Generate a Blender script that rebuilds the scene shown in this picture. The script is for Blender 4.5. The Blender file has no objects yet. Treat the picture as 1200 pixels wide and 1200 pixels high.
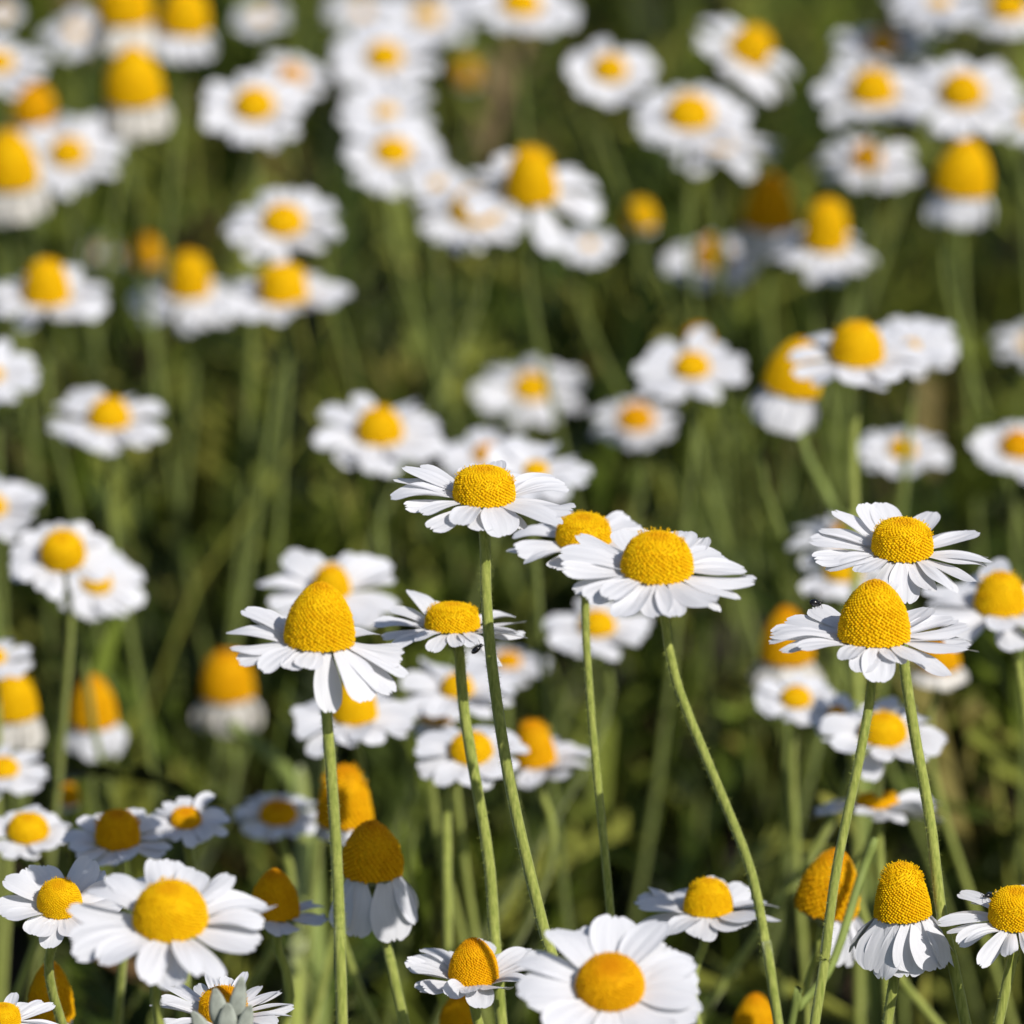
import bpy, math, random
import numpy as np
from mathutils import Matrix, Vector

# ------------------------------------------------------------------ camera, light, exposure
scene = bpy.context.scene
COL = scene.collection
R = math.radians

PITCH = R(14.0)
W0 = 0.17                                   # metres across the frame, one metre away
CAM = Vector((0.0, 0.0, 0.542))
FWD = Vector((0, math.cos(PITCH), -math.sin(PITCH)))
UP = Vector((0, math.sin(PITCH), math.cos(PITCH)))
RIGHT = Vector((1, 0, 0))

cam_data = bpy.data.cameras.new("camera")
cam = bpy.data.objects.new("camera", cam_data)
COL.objects.link(cam)
cam.location = CAM
cam.rotation_euler = (R(90) - PITCH, 0, 0)
cam_data.sensor_width = 36
cam_data.lens = 36 / W0
cam_data.clip_start = 0.01
cam_data.clip_end = 500
cam_data.dof.use_dof = True
cam_data.dof.focus_distance = 1.0
cam_data.dof.aperture_fstop = 19.0
scene.camera = cam

SUN_EL, SUN_AZ = R(41), R(140)              # azimuth from +Y towards +X
SUN_DIR = Vector((math.sin(SUN_AZ) * math.cos(SUN_EL), math.cos(SUN_AZ) * math.cos(SUN_EL), math.sin(SUN_EL)))
sun_data = bpy.data.lights.new("sun", 'SUN')
sun_data.energy = 4.15
sun_data.angle = R(0.5)
sun_data.color = (1.0, 0.955, 0.89)
sun = bpy.data.objects.new("sun", sun_data)
COL.objects.link(sun)
sun.location = (2, -2, 4)
sun.rotation_euler = SUN_DIR.to_track_quat('Z', 'Y').to_euler()

world = bpy.data.worlds.new("World")
scene.world = world
world.use_nodes = True
wn = world.node_tree
sky = wn.nodes.new("ShaderNodeTexSky")
sky.sky_type = 'NISHITA'
sky.sun_disc = False
sky.sun_elevation = SUN_EL
sky.sun_rotation = SUN_AZ
bg = wn.nodes["Background"]
bg.inputs["Strength"].default_value = 0.085
wn.links.new(sky.outputs["Color"], bg.inputs["Color"])

scene.view_settings.view_transform = 'Standard'
scene.view_settings.look = 'None'
scene.view_settings.exposure = 0.0
scene.view_settings.gamma = 1.0
scene.render.engine = 'CYCLES'
scene.cycles.max_bounces = 8
scene.cycles.transmission_bounces = 6
scene.cycles.use_denoising = True


def at(px, py, d):
    """the point that lies d metres deep along the view, seen at a photograph pixel"""
    return CAM + d * (FWD + ((px - 600) / 1200 * W0) * RIGHT + ((600 - py) / 1200 * W0) * UP)


def project(p):
    q = p - np.array(CAM)
    d = q @ np.array(FWD)
    return 600 + (q @ np.array(RIGHT)) / d / W0 * 1200, 600 - (q @ np.array(UP)) / d / W0 * 1200, d


# ------------------------------------------------------------------ materials
def nt(name):
    m = bpy.data.materials.new(name)
    m.use_nodes = True
    t = m.node_tree
    return m, t, t.nodes, t.links, t.nodes["Principled BSDF"]


def ramp(n, pts):
    r = n.new("ShaderNodeValToRGB")
    e = r.color_ramp.elements
    while len(e) < len(pts):
        e.new(0.5)
    for i, (p, c) in enumerate(pts):
        e[i].position = p
        e[i].color = (*c, 1)
    return r


def petal_material(name, c0, c1):
    m, t, n, l, b = nt(name)
    uv = n.new("ShaderNodeUVMap")
    mp = n.new("ShaderNodeMapping")
    mp.inputs["Scale"].default_value = (26, 1.4, 1)
    l.new(uv.outputs["UV"], mp.inputs["Vector"])
    nz = n.new("ShaderNodeTexNoise")
    nz.inputs["Scale"].default_value = 1.0
    nz.inputs["Detail"].default_value = 3
    l.new(mp.outputs["Vector"], nz.inputs["Vector"])
    oi = n.new("ShaderNodeObjectInfo")
    cr = ramp(n, [(0.25, c0), (0.75, c1)])
    l.new(nz.outputs["Fac"], cr.inputs["Fac"])
    hv = n.new("ShaderNodeHueSaturation")
    mr = n.new("ShaderNodeMapRange")
    mr.inputs["To Min"].default_value = 0.95
    mr.inputs["To Max"].default_value = 1.03
    l.new(oi.outputs["Random"], mr.inputs["Value"])
    l.new(mr.outputs["Result"], hv.inputs["Value"])
    l.new(cr.outputs["Color"], hv.inputs["Color"])
    l.new(hv.outputs["Color"], b.inputs["Base Color"])
    b.inputs["Roughness"].default_value = 0.62
    b.inputs["Specular IOR Level"].default_value = 0.25
    bp = n.new("ShaderNodeBump")
    bp.inputs["Strength"].default_value = 0.3
    bp.inputs["Distance"].default_value = 0.0004
    l.new(nz.outputs["Fac"], bp.inputs["Height"])
    l.new(bp.outputs["Normal"], b.inputs["Normal"])
    tr = n.new("ShaderNodeBsdfTranslucent")
    tr.inputs["Color"].default_value = (0.80, 0.79, 0.74, 1)
    mx = n.new("ShaderNodeMixShader")
    mx.inputs["Fac"].default_value = 0.16
    l.new(b.outputs["BSDF"], mx.inputs[1])
    l.new(tr.outputs["BSDF"], mx.inputs[2])
    l.new(mx.outputs["Shader"], n["Material Output"].inputs["Surface"])
    return m


def disc_material(name, warm):
    m, t, n, l, b = nt(name)
    g = n.new("ShaderNodeNewGeometry")
    a = (0.83, 0.465, 0.002)
    c = (0.92, 0.60, 0.005)
    if warm:
        a, c = (0.76, 0.37, 0.002), (0.88, 0.49, 0.004)
    cr = ramp(n, [(0.0, a), (1.0, c)])
    l.new(g.outputs["Random Per Island"], cr.inputs["Fac"])
    # the closed florets round the middle of the disc are deeper orange than the open ones
    tc = n.new("ShaderNodeTexCoord")
    fl = n.new("ShaderNodeVectorMath")
    fl.operation = 'MULTIPLY'
    fl.inputs[1].default_value = (1, 1, 0)
    ln = n.new("ShaderNodeVectorMath")
    ln.operation = 'LENGTH'
    l.new(tc.outputs["Object"], fl.inputs[0])
    l.new(fl.outputs["Vector"], ln.inputs[0])
    mr = n.new("ShaderNodeMapRange")
    mr.interpolation_type = 'SMOOTHSTEP'
    mr.inputs["From Min"].default_value = 0.12
    mr.inputs["From Max"].default_value = 0.75 if warm else 0.5
    mr.inputs["To Min"].default_value = 0.85 if warm else 0.5
    mr.inputs["To Max"].default_value = 0.0
    l.new(ln.outputs["Value"], mr.inputs["Value"])
    mc = n.new("ShaderNodeMix")
    mc.data_type = 'RGBA'
    mc.inputs["B"].default_value = (0.70, 0.27, 0.002, 1)
    l.new(mr.outputs["Result"], mc.inputs["Factor"])
    l.new(cr.outputs["Color"], mc.inputs["A"])
    l.new(mc.outputs["Result"], b.inputs["Base Color"])
    b.inputs["Roughness"].default_value = 0.7
    b.inputs["Specular IOR Level"].default_value = 0.085
    tr = n.new("ShaderNodeBsdfTranslucent")
    tr.inputs["Color"].default_value = (0.85, 0.50, 0.01, 1)
    mx = n.new("ShaderNodeMixShader")
    mx.inputs["Fac"].default_value = 0.12
    l.new(b.outputs["BSDF"], mx.inputs[1])
    l.new(tr.outputs["BSDF"], mx.inputs[2])
    l.new(mx.outputs["Shader"], n["Material Output"].inputs["Surface"])
    return m


def stem_material(name, c0, c1):
    m, t, n, l, b = nt(name)
    tc = n.new("ShaderNodeTexCoord")
    mp = n.new("ShaderNodeMapping")
    mp.inputs["Scale"].default_value = (2200, 2200, 220)
    l.new(tc.outputs["Object"], mp.inputs["Vector"])
    nz = n.new("ShaderNodeTexNoise")
    nz.inputs["Scale"].default_value = 1.0
    nz.inputs["Detail"].default_value = 4
    l.new(mp.outputs["Vector"], nz.inputs["Vector"])
    cr = ramp(n, [(0.3, c0), (0.72, c1)])
    l.new(nz.outputs["Fac"], cr.inputs["Fac"])
    big = n.new("ShaderNodeTexNoise")
    big.inputs["Scale"].default_value = 28
    l.new(tc.outputs["Object"], big.inputs["Vector"])
    hv = n.new("ShaderNodeHueSaturation")
    mr = n.new("ShaderNodeMapRange")
    mr.inputs["To Min"].default_value = 0.75
    mr.inputs["To Max"].default_value = 1.2
    l.new(big.outputs["Fac"], mr.inputs["Value"])
    l.new(mr.outputs["Result"], hv.inputs["Value"])
    l.new(cr.outputs["Color"], hv.inputs["Color"])
    l.new(hv.outputs["Color"], b.inputs["Base Color"])
    b.inputs["Roughness"].default_value = 0.7
    b.inputs["Specular IOR Level"].default_value = 0.2
    b.inputs["Sheen Weight"].default_value = 0.55
    b.inputs["Sheen Tint"].default_value = (0.8, 0.85, 0.6, 1)
    bp = n.new("ShaderNodeBump")
    bp.inputs["Strength"].default_value = 0.5
    bp.inputs["Distance"].default_value = 0.0002
    l.new(nz.outputs["Fac"], bp.inputs["Height"])
    l.new(bp.outputs["Normal"], b.inputs["Normal"])
    return m


def undergrowth_material():
    m, t, n, l, b = nt("undergrowth_green")
    g = n.new("ShaderNodeNewGeometry")
    cr = ramp(n, [(0.0, (0.012, 0.020, 0.003)), (0.42, (0.045, 0.072, 0.007)), (0.66, (0.160, 0.215, 0.022)),
                  (0.91, (0.37, 0.38, 0.065)), (0.972, (0.13, 0.075, 0.028)), (1.0, (0.24, 0.17, 0.08))])
    l.new(g.outputs["Random Per Island"], cr.inputs["Fac"])
    l.new(cr.outputs["Color"], b.inputs["Base Color"])
    b.inputs["Roughness"].default_value = 0.6
    b.inputs["Specular IOR Level"].default_value = 0.25
    tr = n.new("ShaderNodeBsdfTranslucent")
    l.new(cr.outputs["Color"], tr.inputs["Color"])
    mx = n.new("ShaderNodeMixShader")
    mx.inputs["Fac"].default_value = 0.2
    l.new(b.outputs["BSDF"], mx.inputs[1])
    l.new(tr.outputs["BSDF"], mx.inputs[2])
    l.new(mx.outputs["Shader"], n["Material Output"].inputs["Surface"])
    return m


def soil_material():
    m, t, n, l, b = nt("dark_soil")
    tc = n.new("ShaderNodeTexCoord")
    nz = n.new("ShaderNodeTexNoise")
    nz.inputs["Scale"].default_value = 30
    nz.inputs["Detail"].default_value = 8
    l.new(tc.outputs["Object"], nz.inputs["Vector"])
    cr = ramp(n, [(0.3, (0.018, 0.013, 0.009)), (0.55, (0.045, 0.032, 0.020)), (0.8, (0.075, 0.058, 0.034))])
    l.new(nz.outputs["Fac"], cr.inputs["Fac"])
    l.new(cr.outputs["Color"], b.inputs["Base Color"])
    b.inputs["Roughness"].default_value = 0.95
    bp = n.new("ShaderNodeBump")
    bp.inputs["Strength"].default_value = 0.8
    bp.inputs["Distance"].default_value = 0.01
    l.new(nz.outputs["Fac"], bp.inputs["Height"])
    l.new(bp.outputs["Normal"], b.inputs["Normal"])
    return m


def plain_material(name, col, rough=0.4, spec=0.5, scale=900, vary=0.5):
    m, t, n, l, b = nt(name)
    tc = n.new("ShaderNodeTexCoord")
    nz = n.new("ShaderNodeTexNoise")
    nz.inputs["Scale"].default_value = scale
    l.new(tc.outputs["Object"], nz.inputs["Vector"])
    cr = ramp(n, [(0.3, tuple(x * (1 - vary) for x in col)), (0.7, tuple(min(1, x * (1 + vary)) for x in col))])
    l.new(nz.outputs["Fac"], cr.inputs["Fac"])
    l.new(cr.outputs["Color"], b.inputs["Base Color"])
    b.inputs["Roughness"].default_value = rough
    b.inputs["Specular IOR Level"].default_value = spec
    return m


M_PETAL = petal_material("petal_white", (0.70, 0.705, 0.75), (0.79, 0.795, 0.83))
M_PETAL_AGED = petal_material("petal_cream", (0.70, 0.665, 0.60), (0.78, 0.75, 0.70))
M_DISC = disc_material("disc_yellow", False)
M_DISC_WARM = disc_material("disc_orange", True)
M_STEM = stem_material("stem_green", (0.195, 0.240, 0.036), (0.400, 0.430, 0.100))
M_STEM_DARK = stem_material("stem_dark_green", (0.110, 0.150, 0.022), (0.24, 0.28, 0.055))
M_CALYX = stem_material("calyx_green", (0.095, 0.120, 0.030), (0.24, 0.26, 0.09))
M_UNDER = undergrowth_material()
M_SOIL = soil_material()
M_BEETLE = plain_material("beetle_shell", (0.008, 0.007, 0.008), 0.25, 0.6)
M_WOOL = plain_material("woolly_grey", (0.36, 0.39, 0.34), 0.9, 0.1, 500, 0.2)
M_LEAF = plain_material("leaf_pale_green", (0.20, 0.25, 0.06), 0.6, 0.25, 120, 0.2)


# ------------------------------------------------------------------ mesh helpers
def mesh(name, verts, faces, mat, uv=None, smooth=True):
    me = bpy.data.meshes.new(name)
    me.from_pydata([tuple(v) for v in verts], [], faces)
    if uv is not None:
        ul = me.uv_layers.new(name="UVMap")
        li = np.empty(len(me.loops), dtype=np.int32)
        me.loops.foreach_get("vertex_index", li)
        ul.data.foreach_set("uv", np.asarray(uv, dtype=np.float32)[li].ravel())
    if smooth:
        me.polygons.foreach_set("use_smooth", np.ones(len(me.polygons), dtype=bool))
    me.materials.append(mat)
    me.update()
    return me


def tube(points, radii, sides=8, cap=True, ridge=0.0):
    """verts, faces of a tube along 3-D points"""
    P = np.array(points, dtype=float)
    n = len(P)
    T = np.gradient(P, axis=0)
    T /= np.linalg.norm(T, axis=1)[:, None]
    ref = np.array([0.0, 1.0, 0.0])
    v, f = [], []
    for i in range(n):
        a = np.cross(T[i], ref)
        if np.linalg.norm(a) < 1e-3:
            a = np.cross(T[i], [1.0, 0, 0])
        a /= np.linalg.norm(a)
        b = np.cross(T[i], a)
        for k in range(sides):
            an = 2 * math.pi * k / sides
            rr = radii[i] * (1 + ridge * (1 if k % 2 else -1))
            v.append(P[i] + rr * (math.cos(an) * a + math.sin(an) * b))
    for i in range(n - 1):
        for k in range(sides):
            k2 = (k + 1) % sides
            f.append((i * sides + k, i * sides + k2, (i + 1) * sides + k2, (i + 1) * sides + k))
    if cap:
        f.append(tuple(range(sides))[::-1])
        f.append(tuple((n - 1) * sides + k for k in range(sides)))
    return v, f


def spline(pts, n):
    """Catmull-Rom through 3-D points"""
    P = [Vector(p) for p in pts]
    P = [P[0] * 2 - P[1]] + P + [P[-1] * 2 - P[-2]]
    out = []
    segs = len(P) - 3
    for s in range(n):
        u = s / (n - 1) * segs
        i = min(int(u), segs - 1)
        t = u - i
        a, b, c, d = P[i], P[i + 1], P[i + 2], P[i + 3]
        out.append(0.5 * ((2 * b) + (c - a) * t + (2 * a - 5 * b + 4 * c - d) * t * t + (3 * b - a - 3 * c + d) * t ** 3))
    return out


def lathe(profile, sides, mat, name):
    v, f = [], []
    for r, z in profile:
        for k in range(sides):
            a = 2 * math.pi * k / sides
            v.append((r * math.cos(a), r * math.sin(a), z))
    for i in range(len(profile) - 1):
        for k in range(sides):
            k2 = (k + 1) % sides
            f.append((i * sides + k, i * sides + k2, (i + 1) * sides + k2, (i + 1) * sides + k))
    return mesh(name, v, f, mat)


# ------------------------------------------------------------------ petals
def petal_mesh(i, mat):
    """unit petal along +X, one long and one wide; ridged, notched at the tip"""
    rg = random.Random(100 + i)
    NX, NY = 15, 13
    arch = rg.uniform(-0.04, 0.09)            # hump, tip going down
    tip = rg.uniform(-0.12, 0.08)             # tip up or down
    cup = rg.uniform(-0.10, 0.08)             # edges up
    twist = rg.uniform(-0.5, 0.5)
    side = rg.uniform(-0.07, 0.07)
    rid = rg.uniform(0.005, 0.015)
    notch = [rg.uniform(0.015, 0.075) for _ in range(2)]
    wmax = rg.uniform(0.55, 0.72)
    v, uv, f = [], [], []
    for a in range(NX):
        t = a / (NX - 1)
        for b in range(NY):
            s = -1 + 2 * b / (NY - 1)
            # width profile
            w = (0.38 + 0.62 * math.sin(min(1, t / wmax) * math.pi / 2) ** 1.1)
            if t > wmax:
                q = (t - wmax) / (1 - wmax)
                w *= math.sqrt(max(0.0, 1 - (q * 0.95) ** 3.0))
            x = t
            if t > 0.8:                       # notches cut the tip into three teeth
                k = (t - 0.8) / 0.2
                x -= k * (notch[0] * math.exp(-((s - 0.33) / 0.16) ** 2) + notch[1] * math.exp(-((s + 0.33) / 0.16) ** 2))
            y = 0.5 * w * s
            z = arch * math.sin(t * math.pi * 0.8) + tip * t ** 3 + cup * s * s * w * math.sin(math.pi * min(1, t * 1.1))
            z -= rid * math.cos(s * math.pi * 3) * math.sin(math.pi * min(1, 0.12 + t * 0.8)) * 0.75
            ang = twist * t * t
            y2 = y * math.cos(ang)
            z += y * math.sin(ang) * 0.4
            v.append((x, y2 + side * t * t, z))
            uv.append((b / (NY - 1) * 0.5 + 0.07 * i, t + 0.3 * i))
    for a in range(NX - 1):
        for b in range(NY - 1):
            f.append((a * NY + b, (a + 1) * NY + b, (a + 1) * NY + b + 1, a * NY + b + 1))
    return mesh("petal", v, f, mat, uv)


PETALS = [petal_mesh(i, M_PETAL) for i in range(18)]
PETALS_AGED = [petal_mesh(i, M_PETAL_AGED) for i in range(6)]


# ------------------------------------------------------------------ domes of florets
def dome_profile(kind):
    pts = []
    for k in range(41):
        th = k / 40 * math.pi / 2
        c, s = math.cos(th), math.sin(th)
        if kind == 'flat':                    # drum with a gently domed top
            r, z = c ** 0.55, s ** 0.95
            r *= 1 - 0.05 * (1 - z)
        elif kind == 'dome':
            r, z = c ** 0.80, s ** 0.95
        elif kind == 'cone':                  # beehive
            r, z = c ** 1.17 * (1 + 0.035 * math.sin(th * 2)), s ** 1.04
        else:                                 # blunt, the top broken open
            r, z = c ** 0.66, s ** 1.0
            r *= 1 - 0.14 * z
        pts.append((r, z))
    return np.array(pts)


def disc_mesh(kind, n, hratio, open_florets, mat, seed):
    """unit radius; z scaled so that the dome is hratio high; every floret is a bead"""
    rg = random.Random(seed)
    P = dome_profile(kind)
    P[:, 1] *= hratio
    seg = np.linalg.norm(np.diff(P, axis=0), axis=1)
    area = seg * (P[:-1, 0] + P[1:, 0]) * math.pi
    cum = np.concatenate([[0], np.cumsum(area)])
    tot = cum[-1]
    sp = math.sqrt(tot / n)
    v, f = [], []
    S = 28                                    # the body under the beads
    for r, z in P[::2]:
        for k in range(S):
            a = 2 * math.pi * k / S
            v.append((r * 0.965 * math.cos(a), r * 0.965 * math.sin(a), z * 0.975))
    rows = len(P[::2])
    for i in range(rows - 1):
        for k in range(S):
            k2 = (k + 1) % S
            f.append((i * S + k, i * S + k2, (i + 1) * S + k2, (i + 1) * S + k))
    closed = rg.uniform(0.62, 0.75)
    ga = math.pi * (3 - math.sqrt(5))
    for i in range(n):
        q = (i + 0.5) / n * tot
        j = int(np.searchsorted(cum, q) - 1)
        u = (q - cum[j]) / (area[j] + 1e-12)
        r = P[j, 0] * (1 - u) + P[j + 1, 0] * u
        z = P[j, 1] * (1 - u) + P[j + 1, 1] * u
        tr, tz = P[j + 1] - P[j]
        L = math.hypot(tr, tz) or 1
        nr, nz = tz / L, -tr / L
        an = i * ga + rg.gauss(0, 0.13) * sp / max(r, 0.15)
        ca, sa = math.cos(an), math.sin(an)
        nrm = Vector((nr * ca, nr * sa, nz)).normalized()
        c = Vector((r * ca, r * sa, z))
        a = nrm.orthogonal().normalized()
        b = nrm.cross(a)
        h = sp * rg.uniform(0.25, 0.55)
        rad = sp * rg.uniform(0.42, 0.50)
        z += sp * rg.gauss(0, 0.07)
        frac = i / n
        if frac > closed:                     # still shut: low and tight
            h *= 0.55
            rad *= 1.06
        spike = open_florets and open_florets[0] < frac < open_florets[1] and rg.random() < open_florets[2]
        base = len(v)
        sides = 6
        if spike:
            h = sp * rg.uniform(0.9, 1.5)
            nrm = (nrm + Vector((0, 0, 0.35)) + Vector((rg.uniform(-.2, .2), rg.uniform(-.2, .2), 0))).normalized()
            rings = [(0.40, -0.1), (0.26, 0.55), (0.42, 0.9), (0.30, 1.0)]
        else:
            rings = [(1.0, -0.15), (0.92, 0.45), (0.5, 0.92)]
        for rr, hh in rings:
            for k in range(sides):
                t = 2 * math.pi * k / sides
                v.append(c + nrm * (h * hh) + (a * math.cos(t) + b * math.sin(t)) * (rad * rr))
        v.append(c + nrm * h * (0.85 if spike else 1.04))
        for m in range(len(rings) - 1):
            for k in range(sides):
                k2 = (k + 1) % sides
                f.append((base + m * sides + k, base + m * sides + k2, base + (m + 1) * sides + k2, base + (m + 1) * sides + k))
        last = base + (len(rings) - 1) * sides
        tipi = base + len(rings) * sides
        for k in range(sides):
            f.append((last + k, last + (k + 1) % sides, tipi))
    return mesh("disc", v, f, mat)


DISC_CACHE = {}


def get_disc(kind, hr, warm, fine):
    key = (kind, round(hr * 5) / 5, warm, fine)
    if key not in DISC_CACHE:
        hq = max(0.2, key[1])
        n = int((820 if fine else 330) * (0.55 + 0.45 * hq))
        op = {'flat': (0.50, 0.72, 0.5), 'dome': (0.72, 0.88, 0.35), 'cone': None, 'blunt': (0.72, 0.95, 0.6)}[kind]
        DISC_CACHE[key] = (disc_mesh(kind, n, hq, op, M_DISC_WARM if warm else M_DISC, len(DISC_CACHE)), hq)
    return DISC_CACHE[key]


# calyx: unit bowl under the petals, with a ring of bract tips
def calyx_mesh():
    v, f = [], []
    prof = [(0.98, 0.0), (0.90, -0.16), (0.70, -0.36), (0.42, -0.52), (0.22, -0.62), (0.16, -0.9)]
    S = 36
    for j, (r, z) in enumerate(prof):
        for k in range(S):
            a = 2 * math.pi * k / S
            rr = r * (1 + (0.05 if (k // 2) % 2 else -0.03) * (1 if j < 4 else 0))
            v.append((rr * math.cos(a), rr * math.sin(a), z + (0.05 if (k // 2) % 2 and j == 0 else 0)))
    for i in range(len(prof) - 1):
        for k in range(S):
            k2 = (k + 1) % S
            f.append((i * S + k2, i * S + k, (i + 1) * S + k, (i + 1) * S + k2))
    return mesh("calyx", v, f, M_CALYX)


CALYX = calyx_mesh()


# ------------------------------------------------------------------ one daisy
def link(o, parent=None):
    COL.objects.link(o)
    if parent is not None:
        o.parent = parent
    return o


FLOWERS = []          # (px, py, half width, half height, depth) of every head, to keep the undergrowth off the faces
GROUP = "white daisies in the meadow"


def stem_object(parent, root, pts, r_top, r_bot, hairy, rg, mat=None):
    n = 26 if hairy else 14
    C = spline(pts, n)
    C = [p - root for p in C]
    rad = [r_top + (r_bot - r_top) * (i / (n - 1)) for i in range(n)]
    rad[0] *= 1.12
    v, f = tube(C, rad, 10 if hairy else 7, True, 0.035)
    if hairy:                                 # short soft hairs standing off the stem
        for _ in range(1300):
            u = rg.random() ** 1.0 * (n - 1.01) * 0.75
            i = int(u)
            t = u - i
            p = C[i] * (1 - t) + C[i + 1] * t
            tg = (C[i + 1] - C[i]).normalized()
            s = tg.orthogonal().normalized()
            an = rg.uniform(0, 2 * math.pi)
            d = (Matrix.Rotation(an, 3, tg) @ s)
            rr = rad[i] * 0.96
            L = rg.uniform(0.0003, 0.0008)
            a = p + d * rr
            e = a + d * L - tg * L * rg.uniform(-0.4, 0.6)
            w = tg * 0.000025 + d.cross(tg) * 0.000015
            b = len(v)
            v += [a - w, a + w, e]
            f.append((b, b + 1, b + 2))
    me = mesh("stem", v, f, mat or M_STEM)
    return link(bpy.data.objects.new("stem", me), parent)


def daisy(px, py, w, wd, label, d=1.5, r=0.5, h=0.5, kind='dome', roll=0.0, pitch=0.0, n=18, jit=7.0, warm=False,
          stem=None, seed=None, fine=False, pet=None, pw=0.30, skip=(), lift=None, thin=1.0, aged=False):
    """px, py: middle of the petal ring; w: its span; wd: width of the disc (photograph pixels); h: dome height / disc width;
    r: how open the ring is to the view; pitch: petals up or down (degrees); skip: sectors with no petal"""
    rg = random.Random(seed if seed is not None else int(px * 7 + py * 13 + 5000))
    vis_w = w
    if -74 < pitch < -40 and w < 1.75 * wd:
        if d > 1.15:
            wd *= 0.91
        w = wd * 2.12
        pitch -= 9
        pw = max(pw, 0.42)
        jit = 5
    mpp = W0 / 1200 * d
    head = at(px, py, d)
    ray = PITCH + math.atan((py - 600) / 1200 * W0)
    tilt = math.asin(max(-0.95, min(0.95, r))) - ray
    Rh = Matrix.Rotation(R(roll), 4, 'Y') @ Matrix.Rotation(tilt, 4, 'X')
    Mh = Matrix.Translation(head) @ Rh
    if d > 1.42:
        wd *= 1.08
    rad = wd * mpp / 2 * (0.965 if fine else 1.0)
    # the way the stem takes to the ground
    dn = -(Rh.to_3x3() @ Vector((0, 0, 1)))
    top = head + dn * rad * 0.55
    if stem:
        pts = [top] + [at(*(s if len(s) == 3 else (*s, d))) for s in stem]
        last, prev = pts[-1], pts[-2]
        dr = (last - prev).normalized()
        k = last.z
        base = Vector((last.x + dr.x * k * 0.8, last.y + dr.y * k * 0.8 + rg.uniform(0, 0.03), 0))
        pts.append(last * 0.45 + base * 0.55 + Vector((dr.x * 0.02, 0, 0)))
        pts.append(base - Vector((0, 0, 0.006)))
    else:
        lean = Vector((rg.gauss(0, 0.045), rg.uniform(-0.02, 0.06), 0))
        base = Vector((head.x + lean.x, head.y + lean.y, 0))
        bow = Vector((rg.gauss(0, 0.012), rg.gauss(0, 0.008), 0))
        pts = [top, top + dn * 0.022 * 0.6 + Vector((0, 0, -0.022 * 0.5)), (top * 0.55 + base * 0.45) + bow + dn * 0.008, base - Vector((0, 0, 0.006))]
    root_e = bpy.data.objects.new("daisy", None)
    root_e.empty_display_size = 0.01
    root_e.location = base
    root_e["label"] = label
    root_e["category"] = "flower"
    root_e["group"] = GROUP
    link(root_e)
    rs = (0.00074 if d > 1.24 else 0.00079) * rg.uniform(0.9, 1.15) * thin
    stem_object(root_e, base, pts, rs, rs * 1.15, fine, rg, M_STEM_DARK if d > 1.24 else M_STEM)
    off = Matrix.Translation(-base)
    # disc
    dm, hq = get_disc(kind, 2 * h, warm, fine)
    o = link(bpy.data.objects.new("disc", dm), root_e)
    o.matrix_local = off @ Mh @ Matrix.Rotation(rg.uniform(0, 6.28), 4, 'Z') @ Matrix.Diagonal((rad, rad, rad * (2 * h / hq), 1))
    # calyx
    o = link(bpy.data.objects.new("calyx", CALYX), root_e)
    o.matrix_local = off @ Mh @ Matrix.Translation((0, 0, -0.04 * rad)) @ Matrix.Diagonal((rad * 0.92, rad * 0.92, rad * 0.62, 1))
    # petals
    given = pet is not None
    if pet is None:
        pet = []
        ph0 = rg.uniform(0, 360)
        for k in range(n):
            ph = ph0 + 360 * k / n + rg.gauss(0, 130 / n * 0.45)
            pet.append((ph, rg.uniform(0.86, 1.07), pitch + rg.gauss(0, jit), rg.uniform(0.85, 1.15)))
    r0 = rad * 0.86
    for k, (ph, ls, pt, ws) in enumerate(pet):
        ph %= 360
        if any(a <= ph <= b for a, b in skip):
            continue
        L = (w * mpp / 2 - r0) * ls
        W = w * mpp / 2 * pw * ws * (1.0 if fine and len(pet) > 18 else 1.0 if d > 1.42 and pitch > -40 else 1.15)
        o = link(bpy.data.objects.new("petal", rg.choice(PETALS_AGED if aged else PETALS)), root_e)
        zoff = rad * (0.0 if k % 2 else -0.07)
        o.matrix_local = (off @ Mh @ Matrix.Rotation(R(ph), 4, 'Z') @ Matrix.Translation((r0, 0, zoff)) @
                          Matrix.Rotation(R(rg.gauss(0, 5)), 4, 'Z') @ Matrix.Rotation(-R(pt), 4, 'Y') @
                          Matrix.Rotation(R(rg.gauss(0, 4 if given else 8)), 4, 'X') @ Matrix.Diagonal((L, W, L, 1)))
    FLOWERS.append((px, py - wd * h * 0.3, vis_w * 0.5, max(w * 0.5 * max(r, -math.sin(R(pitch)) * 0.9), wd * (h * 0.5 + 0.2)), d))
    return root_e


# ------------------------------------------------------------------ setting: ground
def ground():
    S = 120.0
    n = 40
    xs = np.concatenate([np.linspace(-S, -3, 8), np.linspace(-2, 2, n), np.linspace(3, S, 8)])
    ys = np.concatenate([np.linspace(-S, -2, 8), np.linspace(-1, 5, n), np.linspace(6, S, 8)])
    rg = np.random.default_rng(3)
    v = [(x, y, (rg.uniform(-0.008, 0.004) if abs(x) < 2.5 and -1.5 < y < 5.5 else 0)) for x in xs for y in ys]
    f = []
    ny = len(ys)
    for i in range(len(xs) - 1):
        for j in range(ny - 1):
            f.append((i * ny + j, (i + 1) * ny + j, (i + 1) * ny + j + 1, i * ny + j + 1))
    o = link(bpy.data.objects.new("ground", mesh("ground", v, f, M_SOIL)))
    o["kind"] = "structure"


ground()

# ------------------------------------------------------------------ the flowers
D = daisy
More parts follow.
